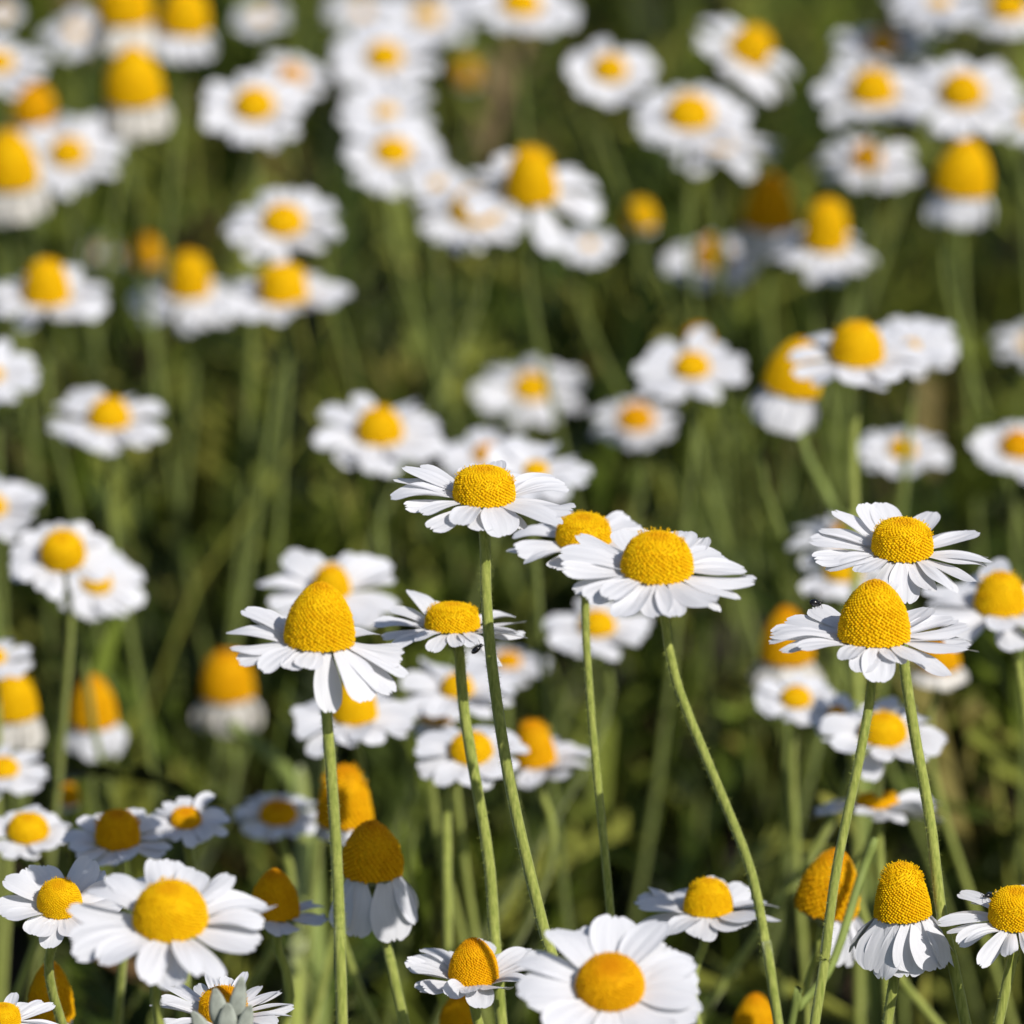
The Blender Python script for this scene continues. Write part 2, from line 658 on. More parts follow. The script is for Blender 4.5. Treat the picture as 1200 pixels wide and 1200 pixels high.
# --- sharp daisies in the middle of the picture
D(567, 583, 216, 78, "sharp flat daisy highest of the middle cluster, its stem crossing the daisy below it", d=0.988, r=0.34, h=0.47, kind='flat',
  fine=True, stem=[(569, 650), (570, 700), (578, 790), (600, 930), (637, 1087), (668, 1200)], roll=2, seed=1, pw=0.33,
  pet=[(22, 1.0, 3, 1.0), (38, 1.05, 2, 1.1), (55, .8, 4, .9), (78, .72, 12, .8), (97, .72, 14, .8), (115, .7, 10, .7), (133, .98, 15, 1.0), (150, 1.0, 13, 1.0),
       (168, 1.05, 7, 1.2), (182, 1.02, 1, 1.2), (199, .85, -3, .7), (216, .74, -10, .7), (235, .92, -10, .95), (252, .66, -6, .95), (269, .66, -10, 1.05),
       (286, .78, -12, 1.25), (302, .66, -10, .9), (318, 1.1, -8, 1.2), (337, 1.06, -1, 1.25), (352, .92, -3, .9)])
D(530, 735, 178, 69, "small flat sharp daisy seen edge-on, half behind a neighbour's stem", d=1.034, r=0.235, h=0.42, kind='flat', fine=True,
  stem=[(538, 762), (541, 800), (548, 860), (572, 1000), (580, 1100), (588, 1200)], roll=1, seed=2, pw=0.29,
  pet=[(10, 1.0, 8, .9), (28, .95, 6, .9), (50, .7, 6, .8), (80, .7, 8, .8), (110, .75, 20, .9), (132, .98, 30, 1.2), (150, .9, 10, 1.1), (168, .98, 6, 1.2), (182, 1.06, 3, 1.1),
       (200, .98, -5, .6), (222, 1.0, -14, .9), (240, .7, -4, .9), (255, .75, -8, .9), (272, .7, -6, .8), (288, .72, -5, .8), (305, .68, -2, .9), (322, 1.25, -2, .9), (338, 1.0, -1, .9), (352, .95, -8, .6), (312, 1.2, -24, .5)])
D(684, 634, 180, 70, "flat daisy wedged between the highest middle daisy and a bigger soft one", d=1.04, r=0.40, h=0.45, kind='flat', fine=True,
  stem=[(686, 690), (687, 750), (695, 860), (705, 960), (716, 1076), (724, 1200)], seed=3, n=19, pw=0.36, thin=0.8, pitch=-4)
D(770, 668, 226, 87, "large daisy with round dome and a strongly bent stem beside the middle cluster", d=0.965, r=0.42, h=0.54, kind='dome', fine=True,
  stem=[(778, 715), (785, 765), (800, 820), (845, 930), (880, 1020), (898, 1110), (912, 1200)], seed=4, n=22, pw=0.33, pitch=-1, jit=5, roll=2)
D(374, 752, 214, 84, "tall pointed daisy with ragged drooping petals, another daisy right behind its tip", d=0.968, r=0.30, h=0.90, kind='cone', fine=True,
  stem=[(381, 800), (384, 850), (392, 960), (398, 1080), (401, 1200)], roll=3, seed=5, pw=0.31,
  pet=[(14, .95, -8, 1.0), (40, .8, -6, 1.0), (75, .7, 0, .9), (110, .7, 4, .9), (140, .95, 14, 1.0), (158, 1.0, 10, 1.0), (176, 1.05, 4, 1.1), (190, .98, -6, .9), (205, .92, -12, .9),
       (222, .8, -22, .8), (244, .6, -16, .8), (262, .55, -14, .9), (283, .98, -56, .9), (312, 1.05, -36, 1.2), (328, 1.1, -27, 1.1), (342, 1.1, -22, .9), (356, .9, -12, .9)])
D(1057, 646, 206, 77, "flat sharp daisy rising above the beetle's cone daisy", d=1.012, r=0.38, h=0.50, kind='flat', fine=True,
  stem=[(1057, 700), (1059, 770), (1072, 860), (1090, 960), (1105, 1080), (1132, 1200)], seed=6, roll=2, pw=0.34,
  pet=[(5, 1.0, 2, .6), (24, 1.0, 6, .95), (42, 1.0, 8, 1.0), (68, .9, 14, 1.0), (100, .92, 24, 1.1), (122, .9, 24, .9), (138, 1.05, 20, .8), (160, 1.0, 8, .9), (172, 1.08, 12, 1.0),
       (190, 1.1, -2, 1.1), (207, .95, -6, 1.0), (228, .78, -2, .9), (248, .92, -12, .9), (270, .98, -20, 1.05), (290, .9, -10, .8), (306, 1.05, -8, .8), (324, 1.08, -4, .8), (340, 1.0, 0, .9), (350, 1.06, -3, .9)])
D(1024, 748, 240, 86, "tall sharp cone daisy with a black beetle on one petal", d=0.985, r=0.27, h=0.86, kind='cone', fine=True,
  stem=[(1022, 792), (1018, 830), (1005, 900), (980, 1020), (966, 1130), (955, 1200)], seed=7, roll=1, pw=0.33,
  pet=[(8, .98, 4, .9), (20, .98, 6, .9), (35, 1.0, 8, 1.0), (52, .9, 10, 1.0), (75, .7, 10, .9), (100, .7, 10, .9), (128, .85, 16, .9), (146, 1.0, 6, 1.2), (162, 1.0, 6, 1.1), (174, 1.02, 2, 1.0),
       (187, 1.04, 0, .9), (200, .95, -6, .9), (214, .82, -2, .8), (240, .5, -10, .8), (258, .66, -16, .9), (273, .8, -20, 1.0), (290, .55, -8, .8), (306, .8, -4, .8), (320, 1.0, -14, .9), (336, .98, -2, .8), (350, 1.05, -1, .9)])
# --- nearest and lowest row
D(200, 1080, 246, 90, "big round daisy nearest of the crowded lower clump, petals all flat", d=0.93, r=0.58, h=0.56, kind='dome', seed=8, n=22, pw=0.30, jit=6, pitch=-2, fine=True)
D(715, 1158, 228, 83, "big daisy turned to face the viewer, lowest in the picture, amber disc", d=0.93, r=0.70, h=0.48, kind='dome', seed=9, n=18, pw=0.42, jit=6, pitch=4, fine=True, warm=True)
D(555, 1146, 170, 60, "cup-shaped daisy with upturned petals and amber cone behind a thin stem", d=1.02, r=0.36, h=0.86, kind='cone', seed=10, n=19, pitch=12, pw=0.36, warm=True, fine=True)
D(1190, 1078, 178, 68, "daisy cut by the frame with a small black fly on its petal", d=1.0, r=0.48, h=0.58, kind='flat', fine=True, seed=11, n=20, pw=0.24, pitch=-4, stem=[(1186, 1125), (1170, 1200)])
D(1058, 1072, 188, 69, "daisy with white petals hanging like a skirt under a beehive disc", d=1.01, r=0.32, h=0.95, kind='blunt', fine=True, seed=12, n=17, pitch=-68, jit=6, pw=0.47,
  stem=[(1052, 1120), (1040, 1200)], roll=-3)
D(968, 1066, 180, 72, "amber cone daisy leaning behind a sharp stem, few petals left", d=1.08, r=0.34, h=1.05, kind='cone', seed=13, n=16, pitch=-55, roll=9, warm=True, skip=[(60, 260)])
D(830, 1066, 174, 59, "low daisy with a drum disc standing alone in front of the bent stem", d=1.055, r=0.33, h=0.66, kind='dome', seed=14, n=14, pw=0.40, pitch=3, fine=True)
D(262, 1188, 170, 62, "ragged daisy at the bottom edge with spiky amber florets behind a grey bud", d=1.0, r=0.50, h=0.50, kind='flat', fine=True, seed=15, n=24, pw=0.20, pitch=10, warm=True)
D(4, 1198, 140, 44, "narrow-petalled daisy in the bottom corner", d=1.0, r=0.42, h=0.5, kind='flat', fine=True, seed=16, n=20, pw=0.22)
D(436, 1022, 196, 71, "dark shaded cone with two broad white petals hanging down", d=1.052, r=0.36, h=0.90, kind='cone', seed=17, warm=True, stem=[(446, 1070), (456, 1120), (474, 1200)],
  pet=[(215, .9, -70, 1.2), (245, 1.0, -74, 1.3), (300, 1.05, -72, 1.5), (335, .9, -66, 1.2), (20, .8, -70, 1.2), (90, .8, -70, 1.2)])
D(404, 962, 90, 64, "orange dome just above the dark shaded cone, petals hidden", d=1.131, r=0.35, h=1.05, kind='blunt', seed=18, n=14, pitch=-76, warm=True, pw=.45)
D(322, 1072, 136, 56, "shaded amber dome with grey petals beside the big lower daisy", d=1.06, r=0.30, h=1.0, kind='cone', seed=19, n=15, pitch=4, pw=.32, warm=True)
D(60, 1192, 66, 52, "bare brown cone low in the corner clump", d=1.058, r=0.35, h=1.35, kind='cone', seed=20, n=12, pitch=-78, warm=True, pw=.5)
D(885, 1218, 66, 52, "orange cone tip poking up at the bottom edge near the bent stem", d=1.12, r=0.35, h=1.1, kind='cone', seed=21, n=12, pitch=-78, warm=True, pw=.5)
D(540, 1204, 66, 48, "shaded orange cone at the bottom edge under the cup-shaped daisy", d=1.08, r=0.35, h=0.9, kind='cone', seed=22, n=12, pitch=-75, warm=True, pw=.5)
D(70, 1060, 148, 54, "notched daisy with one shaded side, tucked beside the big lower daisy", d=1.015, r=0.68, h=0.62, kind='dome', seed=23, n=13, pw=.40, pitch=6, fine=True)
D(33, 976, 102, 48, "small bright daisy at the edge above the notched one", d=1.12, r=0.58, h=0.46, kind='dome', seed=24, n=14, pw=.40)
D(138, 985, 136, 53, "daisy with a shaded olive dome between two small daisies", d=1.083, r=0.48, h=0.68, kind='flat', seed=25, n=16, pw=.36, warm=True, pitch=6)
D(218, 962, 106, 37, "small daisy with a hollow dark disc at the end of the row of three", d=1.093, r=0.58, h=0.34, kind='flat', seed=26, n=18, pw=.32, warm=True)
D(326, 957, 102, 45, "small grey shaded daisy with a flat amber disc, alone in the stalks", d=1.192, r=0.55, h=0.34, kind='flat', seed=27, n=18, pw=.34, warm=True)
# --- middle distance, below the centre
D(415, 838, 150, 53, "soft daisy with a round dome behind the ragged daisy's stem", d=1.16, r=0.48, h=0.72, kind='dome', seed=30, n=16, pw=.34, pitch=-4)
D(536, 810, 148, 38, "soft daisy with a small disc right under the edge-on daisy", d=1.2, r=0.48, h=0.55, kind='dome', seed=31, n=18, pw=.34)
D(512, 842, 66, 44, "orange cap peeping out between two stacked soft daisies", d=1.226, r=0.4, h=0.5, kind='dome', seed=32, n=12, pitch=-70, warm=True, pw=.5)
D(552, 882, 136, 50, "soft round daisy crossed by two sharp stems", d=1.14, r=0.60, h=0.45, kind='dome', seed=33, n=14, pw=.42, pitch=-3, stem=[(526, 930), (524, 1000), (525, 1110)])
D(628, 892, 134, 48, "daisy with a tall tilted cone, its petals only on one side", d=1.2, r=0.40, h=1.05, kind='blunt', seed=34, n=18, pw=.32, roll=-6, warm=True, skip=[(100, 250)])
D(700, 736, 126, 42, "soft daisy half hidden behind the thin stem of the wedged daisy", d=1.26, r=0.54, h=0.5, kind='dome', seed=35, n=17, pw=.36)
D(595, 778, 110, 32, "faint daisy low behind the edge-on daisy", d=1.313, r=0.4, h=0.4, kind='flat', seed=36, n=16, pw=.36, warm=True)
D(388, 692, 168, 46, "soft daisy peeping out behind the tall pointed one", d=1.2, r=0.58, h=0.7, kind='blunt', seed=37, n=17, pw=.33, pitch=2)
D(267, 815, 84, 66, "glowing orange cone with a dull skirt, blurred below the pointed daisy's petals", d=1.38, r=0.34, h=0.9, kind='dome', aged=True, seed=38, n=14, pitch=-72, pw=.5, warm=True)
D(110, 848, 84, 58, "dark brown shaded cone with a grey skirt", d=1.33, r=0.34, h=1.15, kind='cone', seed=39, n=14, pitch=-72, pw=.5, warm=True)
D(15, 838, 84, 62, "bright golden cone at the picture edge beside the dark shaded cone", d=1.27, r=0.34, h=0.9, kind='dome', aged=True, seed=40, n=14, pitch=-66, pw=.5)
D(-8, 772, 100, 30, "white petals fanning in over the edge above the golden cone", d=1.22, r=0.5, h=0.4, kind='dome', seed=41, n=16, pw=.3)
D(4, 903, 108, 36, "half-shaded daisy at the edge below the golden cone", d=1.206, r=0.55, h=0.4, kind='dome', seed=42, n=16, pw=.34)
D(80, 940, 34, 25, "dull yellow bud among the stalks under the dark cone", d=1.272, r=0.35, h=0.9, kind='dome', seed=43, n=10, pitch=-75, pw=.5, warm=True)
D(74, 654, 128, 54, "daisy with a square dome lying over a twin daisy", d=1.22, r=0.66, h=0.60, kind='flat', skip=[(283, 322)], seed=44, n=18, pw=.33)
D(113, 684, 122, 36, "twin daisy mostly covered by the square-domed one", d=1.27, r=0.72, h=0.4, kind='dome', seed=45, n=17, pw=.35, roll=14)
D(-12, 596, 124, 40, "daisy cut by the edge just above the twin daisies", d=1.3, r=0.6, h=0.4, kind='dome', seed=46, n=17, pw=.34)
D(922, 772, 84, 66, "blurred orange cone behind the beetle, pale petals hanging", d=1.274, r=0.34, h=1.1, kind='cone', aged=True, seed=47, n=14, pitch=-64, pw=.5, warm=True)
D(1172, 712, 190, 60, "large soft daisy at the edge beside the two sharp stacked daisies", d=1.13, r=0.42, h=0.72, kind='dome', seed=48, n=17, pw=.34, stem=[(1192, 770), (1204, 860), (1210, 960)])
D(1100, 780, 84, 48, "small orange dome with a pale skirt under the cone daisy's petals", d=1.24, r=0.4, h=0.6, kind='dome', aged=True, seed=49, n=14, pitch=-45, pw=.45, warm=True)
D(985, 632, 126, 32, "blurred daisy with an orange disc behind the flat sharp one", d=1.3, r=0.5, h=0.6, kind='dome', seed=50, n=13, pw=.36, warm=True, pitch=-8)
D(988, 674, 112, 44, "blurred daisy wholly behind the flat sharp one's front petals", d=1.27, r=0.4, h=0.4, kind='dome', seed=51, n=14, pw=.36, pitch=-12)
D(933, 820, 96, 36, "small soft daisy left of a shaded grey one, below the beetle", d=1.22, r=0.62, h=0.4, kind='dome', seed=52, n=16, pw=.36)
D(980, 838, 70, 22, "grey shaded daisy squeezed between two bright soft ones", d=1.164, r=0.7, h=0.4, kind='flat', seed=53, n=13, pw=.4, warm=True)
D(1035, 862, 148, 54, "soft bright daisy between two sharp stems on the cone daisy's side", d=1.134, r=0.54, h=0.5, kind='dome', seed=54, n=17, pw=.35)
D(1028, 946, 166, 52, "shaded daisy seen from the side as a thin flat line", d=1.144, r=0.10, h=0.32, kind='flat', seed=55, n=20, pw=.28, warm=True, pitch=-3)
# --- middle distance, above the centre
D(445, 510, 158, 54, "blurred daisy with a golden dome just above the highest middle daisy", d=1.34, r=0.52, h=0.62, kind='dome', seed=60, n=18, pw=.34)
D(570, 536, 120, 32, "blurred amber-eyed daisy directly behind the highest middle daisy", d=1.38, r=0.5, h=0.5, kind='dome', seed=61, n=17, pw=.35, warm=True)
D(628, 552, 130, 30, "blurred daisy showing only petals behind the highest daisy's long petals", d=1.26, r=0.52, h=0.3, kind='flat', seed=62, n=18, pw=.35)
D(622, 458, 136, 40, "dim blurred daisy with a thin stalk passing before its disc", d=1.56, r=0.60, h=0.45, kind='dome', seed=63, n=16, pw=.36)
D(745, 494, 106, 40, "dim daisy with a brownish disc beside the daisy with the thin stalk", d=1.488, r=0.6, h=0.45, kind='dome', seed=64, n=14, pw=.38, warm=True)
D(811, 432, 134, 42, "crisp-petalled blurred daisy with a small orange cap behind it", d=1.36, r=0.60, h=0.42, kind='dome', seed=65, n=15, pw=.36)
D(818, 402, 48, 34, "small orange cap behind the crisp-petalled blurred daisy", d=1.45, r=0.4, h=0.6, kind='dome', seed=66, n=12, pitch=-70, pw=.5, warm=True)
D(926, 456, 92, 72, "large tilted golden cone with white petals folded under, beside a flat daisy", d=1.3, r=0.32, h=0.98, kind='cone', seed=67, n=15, pitch=-68, roll=14, pw=.45)
D(1004, 418, 164, 62, "bright daisy with a drum disc overlapping a disc-less white one", d=1.24, r=0.44, h=0.68, kind='dome', seed=68, n=15, pw=.36, stem=[(1003, 470), (1000, 530), (1001, 600), (1003, 720)])
D(1068, 406, 116, 20, "white daisy without a visible disc touching the drum-disc daisy", d=1.34, r=0.62, h=0.25, kind='flat', seed=69, n=20, pw=.34)
D(1057, 530, 112, 33, "small lone daisy with a little yellow disc above the flat sharp one", d=1.38, r=0.50, h=0.5, kind='dome', seed=70, n=17, pw=.34)
D(1193, 526, 112, 42, "blurred daisy half out of the frame level with the small lone daisy", d=1.36, r=0.6, h=0.5, kind='dome', seed=71, n=14, pw=.36, warm=True)
D(1206, 404, 84, 24, "dim grey daisy at the edge above the half-cut one", d=1.6, r=0.6, h=0.3, kind='flat', seed=72, n=14, pw=.4)
D(128, 494, 144, 49, "lone blurred daisy in open green with a neat golden dome", d=1.36, r=0.44, h=0.58, kind='dome', seed=73, n=18, pw=.33)
D(-8, 440, 108, 24, "daisy cut by the edge above the lone golden-domed one", d=1.36, r=0.66, h=0.4, kind='dome', seed=74, n=18, pw=.34)
D(332, 264, 142, 46, "neat oval daisy standing over a flatter daisy, petals close together", d=1.45, r=0.58, h=0.5, kind='dome', seed=75, n=22, pw=.30)
D(332, 350, 166, 53, "flat wide daisy with a drum disc under the neat oval one", d=1.44, r=0.32, h=0.72, kind='flat', seed=76, n=18, pw=.34)
D(222, 342, 150, 46, "daisy with a tall yellow dome and drooping petals touching the flat wide one", d=1.558, r=0.42, h=1.0, kind='dome', seed=77, n=15, pw=.38, pitch=-22)
D(172, 308, 40, 31, "pale orange bud behind the drooping daisy's petals", d=1.7, r=0.4, h=1.0, kind='dome', seed=78, n=10, pitch=-75, pw=.5, warm=True)
D(123, 296, 46, 16, "tiny pale blurred daisy far off beside the pale orange bud", d=2.2, r=0.7, h=0.3, kind='flat', seed=79, n=14, pw=.4)
D(55, 350, 152, 53, "daisy with a pointed dome near the edge, above open green", d=1.42, r=0.38, h=0.92, kind='dome', seed=80, n=17, pw=.33)
# --- far rows at the top
D(12, 214, 104, 68, "big golden cone with cream petals folded down at the edge", d=1.5, r=0.34, h=0.98, kind='cone', aged=True, seed=90, n=15, pitch=-68, pw=.45)
D(80, 182, 132, 40, "far daisy touching the big edge cone, petals mostly to one side", d=1.573, r=0.70, h=0.45, kind='dome', seed=91, n=17, pw=.35)
D(40, 140, 64, 52, "dull orange dome just over the big edge cone", d=1.62, r=0.36, h=0.85, kind='dome', aged=True, seed=92, n=12, pitch=-66, pw=.5, warm=True)
D(157, 116, 90, 68, "tall golden cone with cream petals tapering to its stem", d=1.52, r=0.34, h=0.98, kind='cone', aged=True, seed=93, n=16, pitch=-72, pw=.42)
D(215, 34, 96, 56, "golden dome at the top with bright white petals swept down to one side", d=1.6, r=0.34, h=0.85, kind='dome', seed=94, n=15, pitch=-52, pw=.45, roll=8)
D(146, 22, 84, 64, "golden dome cut by the top edge above the tall golden cone", d=1.6, r=0.34, h=0.9, kind='dome', aged=True, seed=95, n=14, pitch=-62, pw=.5)
D(88, 38, 80, 20, "grey-white daisy without visible disc near the top corner", d=1.8, r=0.6, h=0.3, kind='flat', seed=96, n=15, pw=.4)
D(-2, 76, 122, 34, "white daisy at the edge in the top corner", d=1.55, r=0.54, h=0.4, kind='dome', seed=97, n=17, pw=.35)
D(2, 16, 46, 16, "small white smudge of a daisy in the very corner", d=1.8, r=0.7, h=0.3, kind='flat', seed=98, n=14, pw=.4)
D(298, 126, 130, 44, "far round daisy with an orange-yellow disc, another peeping from behind it", d=1.5, r=0.70, h=0.48, kind='dome', seed=99, n=20, pw=.32)
D(340, 92, 90, 32, "brownish-eyed daisy peeping out behind a far round one", d=1.6, r=0.62, h=0.45, kind='dome', seed=100, n=16, pw=.36, warm=True)
D(306, 20, 64, 16, "pale grey daisy blurred away near the top", d=1.9, r=0.6, h=0.3, kind='flat', seed=101, n=14, pw=.4)
D(450, 70, 132, 38, "topmost of the curved chain of white far daisies", d=1.6, r=0.60, h=0.5, kind='dome', seed=102, n=19, pw=.33)
D(452, 132, 116, 24, "chain daisy with a tiny pale disc between two brighter ones", d=1.58, r=0.62, h=0.3, kind='dome', seed=103, n=20, pw=.32)
D(460, 180, 128, 40, "bright chain daisy third down with a flat oval disc", d=1.52, r=0.64, h=0.38, kind='dome', seed=104, n=20, pw=.32)
D(512, 216, 80, 16, "small cream daisy bridging the chain between two larger ones", d=1.56, r=0.6, h=0.3, kind='flat', seed=105, n=15, pw=.38)
D(556, 250, 138, 52, "lowest chain daisy with a golden dome, beside the sparse blunt one", d=1.487, r=0.54, h=0.50, kind='dome', seed=106, n=17, pw=.35)
D(622, 228, 172, 58, "sparse daisy with a blunt tall disc and one petal hanging", d=1.44, r=0.48, h=0.92, kind='blunt', seed=107, n=12, pw=.34, pitch=-6,
  pet=[(8, 1.0, -6, 1.0), (28, 1.0, -4, 1.0), (58, .95, 2, 1.0), (85, .8, 4, 1.0), (118, .98, 10, 1.1), (145, 1.0, 6, 1.1), (172, .95, -4, 1.1), (200, .9, -10, 1.0), (290, 1.05, -34, 1.2), (340, 1.0, -16, 1.1), (352, 1.0, -10, 1.0)])
D(690, 287, 70, 14, "loose cluster of white petals below the sparse blunt daisy", d=1.536, r=0.66, h=0.3, kind='flat', seed=108, n=12, pw=.42)
D(610, 10, 142, 45, "wide daisy cut by the top edge, disc half gone", d=1.62, r=0.40, h=0.45, kind='dome', seed=109, n=18, pw=.34)
D(500, 20, 116, 32, "washed-out daisy with a faint yellow eye near the top edge", d=1.9, r=0.55, h=0.3, kind='flat', seed=110, n=18, pw=.35)
D(424, 14, 84, 18, "pale blurred daisy over the head of the chain", d=2.0, r=0.55, h=0.3, kind='flat', seed=111, n=16, pw=.36)
D(546, 92, 32, 25, "dim yellow bud hanging in the green between far daisies", d=2.15, r=0.4, h=0.8, kind='dome', seed=112, n=10, pitch=-75, pw=.5, warm=True)
D(714, 84, 112, 38, "far daisy with few broad petals and a small yellow disc", d=1.55, r=0.66, h=0.45, kind='dome', seed=113, n=12, pw=.42)
D(808, 138, 140, 50, "bright far daisy with a round golden disc above a half-covered one", d=1.52, r=0.62, h=0.50, kind='dome', seed=114, n=17, pw=.36)
D(842, 172, 142, 28, "half-covered far daisy whose small disc sits on its lower rim", d=1.556, r=0.36, h=0.5, kind='dome', seed=115, n=18, pw=.35)
D(750, 262, 42, 34, "yellow bud with a dark base on a straight far stem", d=1.632, r=0.4, h=0.8, kind='dome', seed=116, n=10, pitch=-75, pw=.5)
D(874, 64, 140, 46, "far daisy rolled over sideways, disc facing up the slope", d=1.56, r=0.48, h=0.75, kind='dome', seed=117, n=14, pw=.38, roll=32, pitch=-6)
D(1022, 112, 148, 49, "wide far daisy joined petal to petal with a brighter one", d=1.535, r=0.48, h=0.60, kind='dome', seed=118, n=17, pw=.35)
D(1127, 112, 138, 47, "bright far daisy with a disc coming to a peak", d=1.5, r=0.66, h=0.62, kind='cone', seed=119, n=18, pw=.34)
D(1034, 58, 124, 36, "shaded far daisy with a brown disc behind the wide joined one", d=1.663, r=0.40, h=0.5, kind='dome', seed=120, n=17, pw=.36, warm=True)
D(1126, 222, 92, 66, "tall orange cone tilted over broad white folded petals", d=1.45, r=0.34, h=0.98, kind='cone', seed=121, n=13, pitch=-66, pw=.5, roll=8)
D(1015, 192, 130, 32, "shaded far daisy with an off-centre disc beside the tilted cone", d=1.573, r=0.44, h=0.75, kind='dome', seed=122, n=15, pw=.38, warm=True)
D(902, 262, 76, 60, "dark brown cone sunk in shadow among the far daisies", d=1.588, r=0.36, h=1.05, kind='cone', seed=123, n=12, pitch=-72, pw=.5, warm=True)
D(966, 286, 136, 48, "far daisy with a tall dome and limp uneven petals under the dark cone", d=1.5, r=0.44, h=1.1, kind='dome', seed=124, n=13, pw=.34, pitch=-16, roll=4)
D(835, 306, 120, 36, "dusky grey daisy in shade with a dull disc", d=1.623, r=0.54, h=0.75, kind='dome', seed=125, n=16, pw=.36, warm=True)
D(1100, 2, 128, 24, "white daisy cut by the top edge beside a yellow disc", d=1.65, r=0.5, h=0.3, kind='dome', seed=126, n=18, pw=.35)
D(1182, 12, 90, 42, "daisy with a yellow disc cut by the top corner", d=1.6, r=0.5, h=0.4, kind='dome', seed=127, n=15, pw=.38, pitch=-30)
D(1206, 142, 84, 24, "white petals reaching in from the edge by the peaked daisy", d=1.55, r=0.6, h=0.4, kind='dome', seed=128, n=15, pw=.38)

# ------------------------------------------------------------------ insects, bud, stalks
def thing(name, label, cat, loc, group=None):
    o = bpy.data.objects.new(name, None)
    o.empty_display_size = 0.005
    o.location = loc
    o["label"] = label
    o["category"] = cat
    if group:
        o["group"] = group
    return link(o)


def ellipsoid(c, rx, ry, rz, nu=14, nv=8):
    v, f = [], []
    for i in range(nv + 1):
        th = math.pi * i / nv
        for k in range(nu):
            a = 2 * math.pi * k / nu
            v.append((c[0] + rx * math.cos(th), c[1] + ry * math.sin(th) * math.cos(a), c[2] + rz * math.sin(th) * math.sin(a)))
    for i in range(nv):
        for k in range(nu):
            k2 = (k + 1) % nu
            f.append((i * nu + k, i * nu + k2, (i + 1) * nu + k2, (i + 1) * nu + k))
    return v, f


def insect(name, label, cat, p, s, rot, slim, winged):
    """s: body length; +X is forward"""
    t = thing(name, label, cat, p)
    t.rotation_euler = rot
    hgt = 0.26 * s
    v, f = ellipsoid((-0.08 * s, 0, hgt), 0.36 * s, 0.25 * s * slim, 0.24 * s * slim)
    link(bpy.data.objects.new("body", mesh("body", v, f, M_BEETLE)), t)
    v, f = ellipsoid((0.31 * s, 0, hgt * 0.92), 0.14 * s, 0.16 * s * slim, 0.14 * s * slim)
    hd = link(bpy.data.objects.new("head", mesh("head", v, f, M_BEETLE)), t)
    for sg in (-1, 1):
        q = [Vector((0.40 * s, sg * 0.06 * s, hgt)), Vector((0.52 * s, sg * 0.13 * s, hgt + 0.16 * s)), Vector((0.62 * s, sg * 0.22 * s, hgt + 0.24 * s))]
        v, f = tube(q, [0.018 * s, 0.014 * s, 0.012 * s], 5)
        link(bpy.data.objects.new("antenna", mesh("antenna", v, f, M_BEETLE)), hd)
        for k in (-1, 0, 1):
            q = [Vector((0.05 * s + k * 0.17 * s, sg * 0.12 * s * slim, hgt * 0.8)), Vector((0.07 * s + k * 0.28 * s, sg * 0.36 * s, hgt * 0.95)), Vector((0.07 * s + k * 0.38 * s, sg * 0.46 * s, 0))]
            v, f = tube(q, [0.028 * s, 0.022 * s, 0.012 * s], 5)
            link(bpy.data.objects.new("leg", mesh("leg", v, f, M_BEETLE)), t)
        if winged:
            v = [(0.1 * s, sg * 0.06 * s, hgt * 1.7), (-0.25 * s, sg * 0.30 * s, hgt * 1.9), (-0.62 * s, sg * 0.26 * s, hgt * 1.6), (-0.55 * s, sg * 0.08 * s, hgt * 1.7), (-0.2 * s, sg * 0.03 * s, hgt * 1.9)]
            v += [(a, b, c - 0.015 * s) for a, b, c in v]
            f = [(0, 1, 2, 3, 4), (9, 8, 7, 6, 5)] + [(i, (i + 1) % 5, 5 + (i + 1) % 5, 5 + i) for i in range(5)]
            link(bpy.data.objects.new("wing", mesh("wing", v, f, M_BEETLE, smooth=False)), t)
    return t


def on_petal(px, py, d0, d1):
    """the farthest point of a petal's upper side met straight below this line of points"""
    bpy.context.view_layer.update()
    dg = bpy.context.evaluated_depsgraph_get()
    best = None
    for k in range(60):
        p = at(px, py, d0 + (d1 - d0) * k / 59)
        ok, loc, nrm, idx, ob, mt = scene.ray_cast(dg, p + Vector((0, 0, 0.012)), Vector((0, 0, -1)), distance=0.03)
        if ok and ob.name.startswith("petal") and (best is None or project(np.array(loc))[1] < project(np.array(best))[1]):
            best = loc
    return best if best is not None else at(px, py, d0)


insect("beetle", "tiny shiny black beetle sitting on a petal of the sharp cone daisy", "insect", on_petal(955, 712, 0.983, 1.0), 0.0023, (0, R(8), R(8)), 1.15, False)
insect("fly", "tiny dark fly on a petal of the frame-cut daisy", "insect", on_petal(1157, 1055, 0.985, 1.01), 0.0019, (0, 0, R(200)), 0.75, True)
insect("beetle", "slim dark insect clinging under the edge-on daisy", "insect", at(556, 757, 1.014), 0.0027, (R(180), R(-38), R(12)), 0.8, False)

